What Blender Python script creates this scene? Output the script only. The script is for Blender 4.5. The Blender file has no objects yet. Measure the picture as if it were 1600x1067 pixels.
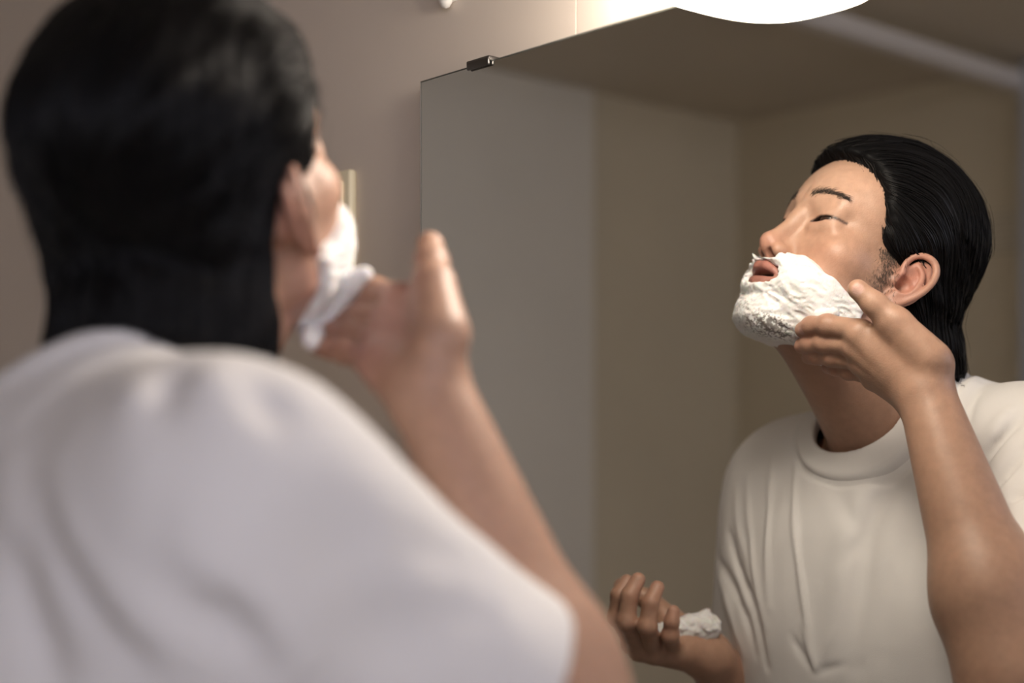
import bpy, math, os
import numpy as np
from mathutils import Vector, Matrix
QF = float(os.environ.get('QF', '1'))     # >1 = coarser meshes for quick looks
S = bpy.context.scene
COL = S.collection

# ------------------------------------------------------------------ camera, world, lights, exposure
A = math.atan2(2460, 2150)                 # camera heading, turned left of the mirror wall's normal
D = 0.76                                   # camera to mirror wall
CH = 1.35
cam_d = bpy.data.cameras.new('camera')
cam = bpy.data.objects.new('camera', cam_d); COL.objects.link(cam)
cam.location = (0, -D, CH)
cam.rotation_euler = (math.pi/2, 0, A)
cam_d.sensor_width = 36; cam_d.lens = 2150/1600*36
cam_d.shift_y = (650-533.5)/1600
cam_d.clip_start = 0.02
cam_d.dof.use_dof = True; cam_d.dof.focus_distance = 1.205; cam_d.dof.aperture_fstop = 2.1
S.camera = cam

W = bpy.data.worlds.new('world'); S.world = W; W.use_nodes = True
W.node_tree.nodes['Background'].inputs[0].default_value = (0.69, 0.67, 0.74, 1)
W.node_tree.nodes['Background'].inputs[1].default_value = 1.75

def area_light(name, loc, target, sx, sy, power, color):
    l = bpy.data.lights.new(name, 'AREA'); l.shape = 'RECTANGLE'; l.size = sx; l.size_y = sy
    l.energy = power; l.color = color
    o = bpy.data.objects.new(name, l); COL.objects.link(o); o.location = loc
    o.rotation_euler = (Vector(target)-Vector(loc)).to_track_quat('-Z', 'Y').to_euler()
    return o
# the warm light comes from the glowing wall lamp itself (material 'lamp'); cool daylight from the open side of the room behind the camera
DAY = area_light('daylight_from_doorway', (0.55, -1.55, 1.95), (-0.72, -0.46, 1.50), 0.7, 0.7, 0.6, (0.66, 0.70, 1.0)); DAY.data.spread = math.radians(75)

S.view_settings.view_transform = 'Standard'; S.view_settings.look = 'None'
S.view_settings.exposure = 0.66; S.view_settings.gamma = 1.0; S.view_settings.use_curve_mapping = False
S.cycles.use_denoising = True
S.cycles.caustics_reflective = True; S.cycles.caustics_refractive = False
S.cycles.max_bounces = 8; S.cycles.sample_clamp_indirect = 4

# ------------------------------------------------------------------ helpers
def tag(o, label=None, cat=None, group=None, kind=None):
    if label: o['label'] = label
    if cat: o['category'] = cat
    if group: o['group'] = group
    if kind: o['kind'] = kind
    return o
def empty(name, loc=(0, 0, 0)):
    o = bpy.data.objects.new(name, None); COL.objects.link(o); o.location = loc; o.empty_display_size = .05
    return o
def obj_np(name, V, F, mat, parent=None, smooth=True, cols=None):
    me = bpy.data.meshes.new(name)
    V = np.asarray(V, np.float32); F = np.asarray(F, np.int32)
    n = F.shape[1]
    me.vertices.add(len(V)); me.vertices.foreach_set('co', V.ravel())
    me.loops.add(F.size); me.loops.foreach_set('vertex_index', F.ravel())
    me.polygons.add(len(F)); me.polygons.foreach_set('loop_start', np.arange(0, F.size, n, dtype=np.int32))
    me.polygons.foreach_set('loop_total', np.full(len(F), n, np.int32))
    me.update(calc_edges=True); me.validate()
    if smooth: me.polygons.foreach_set('use_smooth', np.ones(len(me.polygons), bool))
    if cols:
        for k, a in cols.items():
            if a.ndim == 2:
                at = me.attributes.new(k, 'FLOAT_COLOR', 'POINT')
                at.data.foreach_set('color', np.concatenate([a, np.ones((len(a), 1))], 1).astype(np.float32).ravel())
            else:
                at = me.attributes.new(k, 'FLOAT', 'POINT'); at.data.foreach_set('value', a.astype(np.float32))
    me.materials.append(mat)
    o = bpy.data.objects.new(name, me); COL.objects.link(o)
    if parent:
        o.parent = parent; o.matrix_parent_inverse = Matrix.Translation(-parent.location)
    return o
def box(name, lo, hi, mat, parent=None, bev=0.0, seg=2):
    import bmesh
    bm = bmesh.new(); bmesh.ops.create_cube(bm, size=1)
    lo = Vector(lo); hi = Vector(hi)
    for v in bm.verts:
        v.co = Vector(((lo[i]+hi[i])/2 + v.co[i]*(hi[i]-lo[i]) for i in range(3)))
    if bev: bmesh.ops.bevel(bm, geom=bm.edges[:], offset=bev, segments=seg, affect='EDGES', profile=.5)
    me = bpy.data.meshes.new(name); bm.to_mesh(me); bm.free(); me.materials.append(mat)
    o = bpy.data.objects.new(name, me); COL.objects.link(o)
    if bev: me.polygons.foreach_set('use_smooth', [True]*len(me.polygons)); 
    if parent: o.parent = parent; o.matrix_parent_inverse = Matrix.Translation(-parent.location)
    return o

def mat(name, color=(.8, .8, .8), rough=.5, metal=0, spec=.5, attr=None, bump=None, noise=None, sss=0, emit=None, coat=0):
    m = bpy.data.materials.new(name); m.use_nodes = True; nt = m.node_tree; b = nt.nodes['Principled BSDF']
    b.inputs['Base Color'].default_value = (*color, 1); b.inputs['Roughness'].default_value = rough
    b.inputs['Metallic'].default_value = metal; b.inputs['Specular IOR Level'].default_value = spec
    b.inputs['Coat Weight'].default_value = coat
    src = None
    if attr:
        a = nt.nodes.new('ShaderNodeAttribute'); a.attribute_name = attr; src = a.outputs['Color']
    tc = nt.nodes.new('ShaderNodeTexCoord')
    if noise:      # (scale, amount)
        n = nt.nodes.new('ShaderNodeTexNoise'); n.inputs['Scale'].default_value = noise[0]; n.inputs['Detail'].default_value = 5
        nt.links.new(tc.outputs['Object'], n.inputs['Vector'])
        mr = nt.nodes.new('ShaderNodeMapRange'); mr.inputs[1].default_value = .25; mr.inputs[2].default_value = .75
        mr.inputs[3].default_value = 1-noise[1]; mr.inputs[4].default_value = 1+noise[1]
        nt.links.new(n.outputs['Fac'], mr.inputs[0])
        mx = nt.nodes.new('ShaderNodeMix'); mx.data_type = 'RGBA'; mx.blend_type = 'MULTIPLY'; mx.inputs[0].default_value = 1
        if src: nt.links.new(src, mx.inputs[6])
        else: mx.inputs[6].default_value = (*color, 1)
        nt.links.new(mr.outputs[0], mx.inputs[7]); src = mx.outputs[2]
    if src: nt.links.new(src, b.inputs['Base Color'])
    if bump:       # (scale, strength, distance)
        n = nt.nodes.new('ShaderNodeTexNoise'); n.inputs['Scale'].default_value = bump[0]; n.inputs['Detail'].default_value = 6
        nt.links.new(tc.outputs['Object'], n.inputs['Vector'])
        bp = nt.nodes.new('ShaderNodeBump'); bp.inputs['Strength'].default_value = bump[1]; bp.inputs['Distance'].default_value = bump[2]
        nt.links.new(n.outputs['Fac'], bp.inputs['Height']); nt.links.new(bp.outputs[0], b.inputs['Normal'])
    if sss:
        b.inputs['Subsurface Weight'].default_value = sss; b.inputs['Subsurface Radius'].default_value = (1, .4, .22)
        b.inputs['Subsurface Scale'].default_value = .004
    if emit:
        b.inputs['Emission Color'].default_value = (*emit[0], 1); b.inputs['Emission Strength'].default_value = emit[1]
    return m

M = {}
M['wall'] = mat('wall_cream', (.74, .655, .57), .55, noise=(3, .04), bump=(300, .12, .001))
M['wall_far'] = mat('wall_olive', (.68, .61, .475), .6, noise=(3, .05), bump=(250, .12, .001))
M['panel_grey'] = mat('panel_grey', (.86, .83, .77), .5, noise=(4, .03))
M['ceiling'] = mat('ceiling_paint', (.62, .555, .46), .7, noise=(3, .05))
M['floor'] = mat('floor_vinyl', (.35, .30, .25), .5, noise=(8, .08))
M['chrome'] = mat('clip_metal', (.16, .15, .14), .35, metal=1)
M['edge'] = mat('mirror_glass_edge', (.10, .11, .095), .12, metal=.0, spec=.9)
M['mirror'] = mat('mirror_silver', (.80, .80, .765), .0, metal=1)
M['plastic'] = mat('white_plastic', (.8, .78, .74), .35)
M['ivory'] = mat('ivory_plastic', (.80, .72, .52), .4)
M['rail'] = mat('rail_plastic', (.72, .69, .68), .4)
M['frame_white'] = mat('door_frame_white', (.55, .58, .66), .4)
M['lamp'] = mat('lamp_diffuser', (.9, .9, .85), .4, emit=((1.0, .88, .76), 23.0))
M['shirt'] = mat('white_cotton', (.80, .785, .775), .9, spec=.2, bump=(1400, .25, .0006))
M['skin'] = mat('skin', (.6, .35, .22), .44, attr='col', sss=.15, bump=(700, .45, .0005), spec=.42, noise=(130, .10))
M['foam'] = mat('shaving_foam', (.88, .87, .86), .45, sss=.2, attr='col', bump=(500, .3, .0008), spec=.4)
M['hair'] = mat('hair_black', (.006, .0055, .006), .36, spec=.22)
M['hair_base'] = mat('hair_black_base', (.004, .004, .0045), .5, spec=.08)
M['brow'] = mat('brow_black', (.035, .027, .022), .6)
M['eye_shaded'] = mat('eye', (.4, .36, .33), .35, attr='col')
M['trousers'] = mat('dark_trousers', (.03, .035, .05), .9, bump=(900, .2, .0006))
M['sole'] = mat('slipper_grey', (.2, .2, .22), .8)

# ------------------------------------------------------------------ room
WY = .0147                                # wall surface behind the mirror, whose silvering lies in the plane y = 0
RW, RL, RR, RH = -1.99, -2.27, 1.0, 2.10   # back wall y, left wall x, right wall x, ceiling z
def struct(o): tag(o, kind='structure'); return o
struct(box('floor', (RL-.1, RW-.1, -.1), (RR+.1, .1, 0), M['floor']))
struct(box('ceiling', (RL-.1, RW-.1, RH), (RR+.1, .1, RH+.1), M['ceiling']))
box('wall_mirror', (RL-.1, WY, 0), (-.807-.0008, .1, RH), M['wall']); 
struct(bpy.data.objects['wall_mirror']).name = 'wall_front'
struct(box('wall_front', (-.807+.0008, WY, 0), (RR+.1, .1, RH), M['wall']))
struct(box('trim_1', (-.8079, WY+.0005, 0), (-.8061, .05, RH), M['wall']))
struct(box('wall_left', (RL-.1, RW-.1, 0), (RL, WY, RH), M['wall_far']))
struct(box('wall_back', (RL, RW-.1, 0), (RR+.1, RW, RH), M['wall_far']))
struct(box('wall_right_shade', (RR, RW, 0), (RR+.1, WY, 1.20), M['wall_far']))        # unseen low wall added to darken the lower room; daylight enters above it
# the left wall: a flat lighter grey panel covers the part nearest the mirror
struct(box('panel_1', (RL, -1.465, 0), (RL+.012, -.02, RH-.001), M['panel_grey'], bev=.003))
# door frame upright against the back wall, ridged rail under the ceiling
struct(box('trim_2', (-1.480, RW, 0), (-1.40, RW+.04, RH), M['frame_white'], bev=.004))

# ------------------------------------------------------------------ mirror
mir = empty('mirror', (-.50, -.010, 1.25)); tag(mir, 'large frameless wall mirror with thin dark polished edge, reflecting the shaving man', 'mirror')
MX0, MX1, MZ0, MZ1 = -.996, -.10, .92, 1.654
box('glass_edge', (MX0-.0012, .0003, MZ0), (MX1, .0065, MZ1+.0004), M['edge'], mir, bev=.0008)
def quad(name, pts, m, parent=None):
    return obj_np(name, pts, [list(range(len(pts)))], m, parent, smooth=False)
quad('silvering', [(MX0+.0016, 0.0, MZ0+.001), (MX1-.001, 0.0, MZ0+.001), (MX1-.001, 0.0, MZ1-.0014), (MX0+.0016, 0.0, MZ1-.0014)], M['mirror'], mir)
quad('bevel', [(MX0+.0000, .0001, MZ0), (MX0+.0007, .0001, MZ0), (MX0+.0007, .0001, MZ1-.0008), (MX0+.0000, .0001, MZ1-.0008)], M['plastic'], mir)
box('backing', (MX0+.02, .0065, MZ0+.02), (MX1-.02, WY, MZ1-.01), M['edge'], mir)
for i, cx in enumerate((-.9115,)):
    t = empty('mirror_clip', (cx, 0, MZ1)); tag(t, 'small dark metal clip on the top edge of the mirror, near its left corner', 'clip')
    box('clip_body', (cx-.0155, -.0030, MZ1-.001), (cx+.0150, WY, MZ1+.0042), M['chrome'], t, bev=.0012)
    box('clip_lip', (cx-.0145, -.0036, MZ1-.0042), (cx+.0150, -.0007, MZ1+.003), M['chrome'], t, bev=.0012)

# lamp above the mirror: rounded opal diffuser on a base
lt = empty('wall_lamp', (-.597, 0, MZ1+.07)); tag(lt, 'glowing white rounded lamp mounted on the wall just above the mirror', 'lamp')
LC = (-.614, WY, MZ1+.054); LA, LB, LH = .071, .120, .064
LV = []; LF = []; n1, n2 = 28, 48
def sp_(v, e): return math.copysign(abs(v)**e, v)
for i in range(n1+1):
    t = -math.pi/2+math.pi*i/n1
    for j in range(n2+1):
        p_ = math.pi+math.pi*j/n2
        ct = sp_(math.cos(t), .30)
        LV.append((LC[0]+LA*ct*sp_(math.cos(p_), .62), LC[1]+LB*ct*sp_(math.sin(p_), .70), LC[2]+LH*sp_(math.sin(t), .55 if t > 0 else .40)))
for i in range(n1):
    for j in range(n2): LF.append((i*(n2+1)+j, i*(n2+1)+j+1, (i+1)*(n2+1)+j+1, (i+1)*(n2+1)+j))
LV = np.array(LV); LF = np.array(LF); up_ = LV[LF].mean(1)[:, 2] > LC[2]+.012
obj_np('diffuser', LV, LF[~up_], M['lamp'], lt); obj_np('housing_light_shield', LV, LF[up_], M['plastic'], lt)  # unseen opaque upper half added to keep lamp light off the wall
box('base_plate', (LC[0]-LA-.004, WY-.006, MZ1+.006), (LC[0]+LA+.004, WY, MZ1+.136), M['plastic'], lt, bev=.002)

# ridged white rail running from the mirror wall to the back wall
rt = empty('curtain_rail', (-1.50, RW/2, 1.98)); tag(rt, 'white ridged plastic rail running across the room just below the ceiling', 'rail')
def rail_mesh(x0, z0, z1, thick, ridges):
    pts = [(x0-thick, z0)]
    for k in range(ridges):
        zz = z0 + (z1-z0)*.55*k/ridges; dz = (z1-z0)*.55/ridges
        pts += [(x0, zz+dz*.2), (x0, zz+dz*.72), (x0-.0016, zz+dz*.86)]
    pts += [(x0, z0+(z1-z0)*.56), (x0, z1), (x0-thick, z1)]
    m_ = len(pts); V = [(x, y, z) for y in (WY-.001, RW+.001) for (x, z) in pts]
    F = [(i, (i+1) % m_, m_+(i+1) % m_, m_+i) for i in range(m_)]
    me = bpy.data.meshes.new('rail_profile'); me.from_pydata(V, [], F+[tuple(range(m_)), tuple(reversed(range(m_, 2*m_)))]); me.materials.append(M['rail'])
    o = bpy.data.objects.new('rail_profile', me); COL.objects.link(o); o.parent = rt; o.matrix_parent_inverse = Matrix.Translation(-rt.location)
rail_mesh(-1.47, 2.038, 2.073, .03, 6)
box('end_bracket', (-1.505, RW, 2.03), (-1.465, RW+.012, 2.08), M['plastic'], rt, bev=.002)
box('end_bracket', (-1.505, WY-.012, 2.03), (-1.465, WY, 2.08), M['plastic'], rt, bev=.002)

# peg on the wall, ivory switch plate, notice on the back wall
def lathe(name, prof, m, parent, origin, axis='y', seg=24):
    V = []; F = []
    for (r, t) in prof:
        for k in range(seg):
            a = 2*math.pi*k/seg
            V.append((origin[0]+r*math.cos(a), origin[1]+t, origin[2]+r*math.sin(a)))
    for i in range(len(prof)-1):
        for k in range(seg):
            F.append((i*seg+k, i*seg+(k+1) % seg, (i+1)*seg+(k+1) % seg, (i+1)*seg+k))
    return obj_np(name, V, F, m, parent)
pg = empty('wall_hook', (-.9686, 0, 1.735)); tag(pg, 'small white rounded plastic hook on the wall left of the mirror top', 'hook')
hv = [(0, -.0195), (.004, -.0182), (.0066, -.0145), (.0078, -.008), (.0078, .012), (.006, .018), (0, .0195)]
hV = [(-.9686+r*math.cos(2*math.pi*k/24), .0075+r*.8*math.sin(2*math.pi*k/24), 1.735+z) for r, z in hv for k in range(24)]
obj_np('hook_body', hV, [(i*24+k, i*24+(k+1) % 24, (i+1)*24+(k+1) % 24, (i+1)*24+k) for i in range(6) for k in range(24)], M['plastic'], pg)
box('hook_plate', (-.982, .0125, 1.722), (-.955, WY, 1.775), M['plastic'], pg, bev=.001)
sp = empty('switch_plate', (-1.15, 0, 1.54)); tag(sp, 'ivory plastic switch plate on the wall beside the man\'s face', 'switch')
box('plate', (-1.209, .005, 1.475), (-1.117, WY, 1.592), M['ivory'], sp, bev=.003)
for zz in (1.50, 1.545): box('rocker', (-1.199, .001, zz), (-1.127, .006, zz+.036), M['ivory'], sp, bev=.002)

def paper_mat():
    m = mat('notice_print', (.7, .66, .55), .7); nt = m.node_tree; b = nt.nodes['Principled BSDF']
    tc = nt.nodes.new('ShaderNodeTexCoord'); mp = nt.nodes.new('ShaderNodeMapping'); mp.inputs['Scale'].default_value = (170, 1, 110)
    br = nt.nodes.new('ShaderNodeTexNoise'); br.inputs['Scale'].default_value = 1.0; br.inputs['Detail'].default_value = 3
    wv = nt.nodes.new('ShaderNodeTexWave'); wv.bands_direction = 'Z'; wv.inputs['Scale'].default_value = 22
    mr = nt.nodes.new('ShaderNodeMath'); mr.operation = 'MULTIPLY'
    rp = nt.nodes.new('ShaderNodeValToRGB'); rp.color_ramp.elements[0].position = .28; rp.color_ramp.elements[1].position = .42
    rp.color_ramp.elements[0].color = (.74, .69, .57, 1); rp.color_ramp.elements[1].color = (.40, .35, .28, 1)
    nt.links.new(tc.outputs['Object'], mp.inputs[0]); nt.links.new(mp.outputs[0], br.inputs['Vector'])
    nt.links.new(tc.outputs['Object'], wv.inputs['Vector'])
    nt.links.new(br.outputs['Fac'], mr.inputs[0]); nt.links.new(wv.outputs['Fac'], mr.inputs[1])
    nt.links.new(mr.outputs[0], rp.inputs[0]); nt.links.new(rp.outputs[0], b.inputs['Base Color'])
    return m
pp = box('notice', (-1.562, RW, 1.703), (-1.503, RW+.0012, 1.792), paper_mat()); tag(pp, 'small pale printed paper notice on the olive wall behind the man, seen in the mirror', 'notice')

# ------------------------------------------------------------------ implicit surface tools
def ln(a): return np.sqrt((a*a).sum(-1))
def ell(P, c, r):
    q = P-np.array(c); r = np.array(r)
    k0 = ln(q/r); k1 = ln(q/(r*r))
    return k0*(k0-1)/np.maximum(k1, 1e-9)
def sph(P, c, r): return ln(P-np.array(c))-r
def cap(P, a, b, ra, rb=None):
    rb = ra if rb is None else rb
    a = np.array(a, float); b = np.array(b, float); ab = b-a; q = P-a
    t = np.clip((q@ab)/(ab@ab), 0, 1)
    return ln(q-t[:, None]*ab)-(ra+(rb-ra)*t)
def chain(P, pts, rs, k=None):
    d = None
    for i in range(len(pts)-1):
        e = cap(P, pts[i], pts[i+1], rs[i], rs[i+1])
        d = e if d is None else (np.minimum(d, e) if k is None else su(d, e, k))
    return d
def su(a, b, k):                  # smooth union
    h = np.maximum(k-np.abs(a-b), 0)/k
    return np.minimum(a, b)-h*h*k*.25
def si(a, b, k): return -su(-a, -b, k)
def ss(a, b, k): return si(a, -b, k)   # a minus b
def smooth(x, a, b):
    t = np.clip((x-a)/(b-a), 0, 1); return t*t*(3-2*t)
_rs = np.random.RandomState(7)
_G = _rs.normal(size=(4096, 3)); _G /= ln(_G)[:, None]; _P = _rs.permutation(4096)
def noise(P):
    i = np.floor(P).astype(np.int64); f = P-i; u = f*f*f*(f*(f*6-15)+10); out = 0
    for dx in (0, 1):
        for dy in (0, 1):
            for dz in (0, 1):
                h = _P[(_P[(_P[(i[:, 0]+dx) & 4095]+i[:, 1]+dy) & 4095]+i[:, 2]+dz) & 4095]
                g = (_G[h]*(f-np.array([dx, dy, dz]))).sum(-1)
                w = (u[:, 0] if dx else 1-u[:, 0])*(u[:, 1] if dy else 1-u[:, 1])*(u[:, 2] if dz else 1-u[:, 2])
                out = out+g*w
    return out
def culled(P, fn, c, r, pad=.05):
    d = ln(P-np.array(c))-r
    m = d < pad
    out = np.maximum(d, pad)
    if m.any(): out[m] = fn(P[m])
    return out

def mesh_sdf(fn, lo, hi, h, B=6, lip=1.5, clip=None, newton=2):
    h = h*QF
    lo = np.array(lo, float); hi = np.array(hi, float)
    nb = np.ceil((hi-lo)/(h*B)).astype(int)
    g = np.stack(np.meshgrid(*[np.arange(n) for n in nb], indexing='ij'), -1).reshape(-1, 3)
    # coarse cull in two levels
    cen = lo+(g+.5)*h*B; keep = []
    for s in range(0, len(cen), 200000):
        v = fn(cen[s:s+200000]); keep.append(np.abs(v) < h*B*.87*lip)
    g = g[np.concatenate(keep)]
    n = B+1
    l = np.stack(np.meshgrid(*[np.arange(n)]*3, indexing='ij'), -1).reshape(-1, 3)
    vals = []
    step = max(1, 400000//len(l))
    for s in range(0, len(g), step):
        idx = (g[s:s+step, None]*B+l[None]).reshape(-1, 3)
        vals.append(fn(lo+idx*h).reshape(-1, n, n, n))
    v = np.concatenate(vals)
    mx = v.max((1, 2, 3)); mn = v.min((1, 2, 3)); k = (mx > 0) & (mn < 0); g = g[k]; v = v[k]
    N = (nb*B+2).astype(np.int64)
    gid = lambda I: (I[..., 0]*N[1]+I[..., 1])*N[2]+I[..., 2]
    sg = v < 0
    # cell vertices
    c8 = [(a, b, c) for a in (0, 1) for b in (0, 1) for c in (0, 1)]
    cor = np.stack([v[:, a:a+B, b:b+B, c:c+B] for a, b, c in c8], -1)
    cs = cor < 0; act = cs.any(-1) & ~cs.all(-1)
    bi, i, j, kk = np.nonzero(act); cv = cor[act]
    acc = np.zeros((len(cv), 3)); cnt = np.zeros(len(cv)); c8a = np.array(c8, float)
    for p in range(8):
        for q in range(p+1, 8):
            if abs(c8a[p]-c8a[q]).sum() != 1: continue
            m = (cv[:, p] < 0) != (cv[:, q] < 0)
            t = np.where(m, cv[:, p]/np.where(m, cv[:, p]-cv[:, q], 1), 0)
            acc += np.where(m[:, None], c8a[p]+(c8a[q]-c8a[p])*t[:, None], 0); cnt += m
    G = g[bi]*B+np.stack([i, j, kk], -1)
    V = lo+(G+acc/cnt[:, None])*h
    ids = gid(G); od = np.argsort(ids); ids = ids[od]; V = V[od]
    F = []
    for ax in range(3):
        sl0 = [slice(0, B)]*3; sl1 = [slice(0, B)]*3; sl1[ax] = slice(1, B+1)
        s0 = sg[(slice(None), *sl0)]; s1 = sg[(slice(None), *sl1)]
        bi, i, j, kk = np.nonzero(s0 != s1); inv = s0[bi, i, j, kk]
        G = g[bi]*B+np.stack([i, j, kk], -1)
        u = np.zeros(3, int); w = np.zeros(3, int); u[(ax+1) % 3] = 1; w[(ax+2) % 3] = 1
        qs = [gid(G-u-w), gid(G-w), gid(G), gid(G-u)]
        pos = [np.searchsorted(ids, q_) for q_ in qs]; ok = np.ones(len(G), bool)
        for q_, p_ in zip(qs, pos): ok &= (p_ < len(ids)) & (ids[np.minimum(p_, len(ids)-1)] == q_)
        f = np.stack(pos, -1)[ok]; iv = inv[ok]
        f[~iv] = f[~iv][:, ::-1]
        F.append(f)
    F = np.concatenate(F)
    e = h*.3
    T = np.array([[1, -1, -1], [-1, -1, 1], [-1, 1, -1], [1, 1, 1]], float)
    for _ in range(newton):
        fs = [fn(V+t*e) for t in T]; gr = sum(t[None]*f_[:, None] for t, f_ in zip(T, fs))/(4*e)
        val = sum(fs)/4; V = V-np.clip(val, -h*.5, h*.5)[:, None]*gr/np.maximum((gr*gr).sum(-1), .25)[:, None]
    if clip is not None:
        kv = clip(V); kf = kv[F].all(-1); F = F[kf]; used = np.unique(F); re = np.full(len(V), -1); re[used] = np.arange(len(used)); V = V[used]; F = re[F]
    return V, F
def grad(fn, P, e=.001):
    T = np.array([[1, -1, -1], [-1, -1, 1], [-1, 1, -1], [1, 1, 1]], float)
    gr = sum(t[None]*fn(P+t*e)[:, None] for t in T); return gr/np.maximum(ln(gr), 1e-9)[:, None]

# ------------------------------------------------------------------ the man: head, in millimetres, x = his right, y = forward, z = up
def rot(ps, th, ph):
    c, s = math.cos(ps), math.sin(ps); Rz = np.array([[c, -s, 0], [s, c, 0], [0, 0, 1]])
    c, s = math.cos(th), math.sin(th); Rx = np.array([[1, 0, 0], [0, c, -s], [0, s, c]])
    c, s = math.cos(ph), math.sin(ph); Ry = np.array([[c, 0, s], [0, 1, 0], [-s, 0, c]])
    return Rz@Rx@Ry
HC = np.array([-.768, -.341, 1.480]); HR = rot(.32, .485, .085); HS = .955
def to_head(P): return (P-HC)@HR*(1000/HS)
def from_head(L): return np.asarray(L, float)@HR.T*(HS/1000)+HC
def M2(P): Q = P.copy(); Q[:, 0] = np.abs(Q[:, 0]); return Q

def crs(pts, rs_, n=4):       # smooth a chain of points and radii
    A_ = np.array([list(p)+[r] for p, r in zip(pts, rs_)]); A_ = np.concatenate([A_[:1]*2-A_[1:2], A_, A_[-1:]*2-A_[-2:-1]])
    o = []
    for i in range(1, len(A_)-2):
        for t in np.arange(n)/n:
            p0, p1, p2, p3 = A_[i-1:i+3]
            o.append(.5*(2*p1+(p2-p0)*t+(2*p0-5*p1+4*p2-p3)*t*t+(3*p1-p0-3*p2+p3)*t**3))
    o.append(A_[-2]); o = np.array(o); return o[:, :3], o[:, 3]
def ear_sdf(Q):           # Q already mirrored to x>0; ear frame u forward, v up, w outward
    c = np.array([77., -7, -3])
    w = np.array([.84, .52, .08]); w /= np.linalg.norm(w)
    v = np.array([.10, -.17, .97]); v -= w*(v@w); v /= np.linalg.norm(v)
    u = np.cross(v, w)
    if u[1] < 0: u = -u
    E = (Q-c)@np.stack([u, v, w], 1)/.92/1.0
    pl = ell(E, (-5, 3, 1), (16, 29, 6))
    pl = su(pl, ell(E, (0, -23, 2), (9, 11, 5.5)), 6)
    pl = su(pl, cap(E, (0, 0, -14), (0, 0, -3), 13, 13), 8)
    pl = ss(pl, ell(E, (-6, 6, 8), (13.5, 23, 6.5)), 3)
    pl = su(pl, cap(E, (6, -4, -10), (10, -4, -2), 15, 8), 6)
    hel = chain(E, *crs([(3, 1, 3), (9, 6, 5), (12, 16, 6), (9, 27, 7), (0, 33, 8), (-11, 32, 8.5), (-19, 23, 9), (-21, 9, 9), (-18, -6, 8), (-11, -19, 6), (-4, -28, 4)],
                [2.5, 3.0, 3.2, 3.4, 3.6, 3.8, 3.8, 3.6, 3.3, 3.2, 4.2], 3))
    ant = chain(E, *crs([(1, 22, 4), (-8, 16, 6), (-12, 6, 7), (-11, -5, 7), (-6, -13, 6), (0, -15, 5)], [2.2, 3, 3.4, 3.4, 3.4, 3.4], 3))
    d = su(pl, hel, 3.0); d = su(d, ant, 3.5)
    d = ss(d, ell(E, (-1, -3, 6), (9, 10, 10)), 2.5); d = ss(d, ell(E, (4, -7, 1), (5, 5, 8)), 2)
    d = su(d, ell(E, (11, -4, 4), (3.6, 6.5, 5)), 3.5)
    return d

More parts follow.
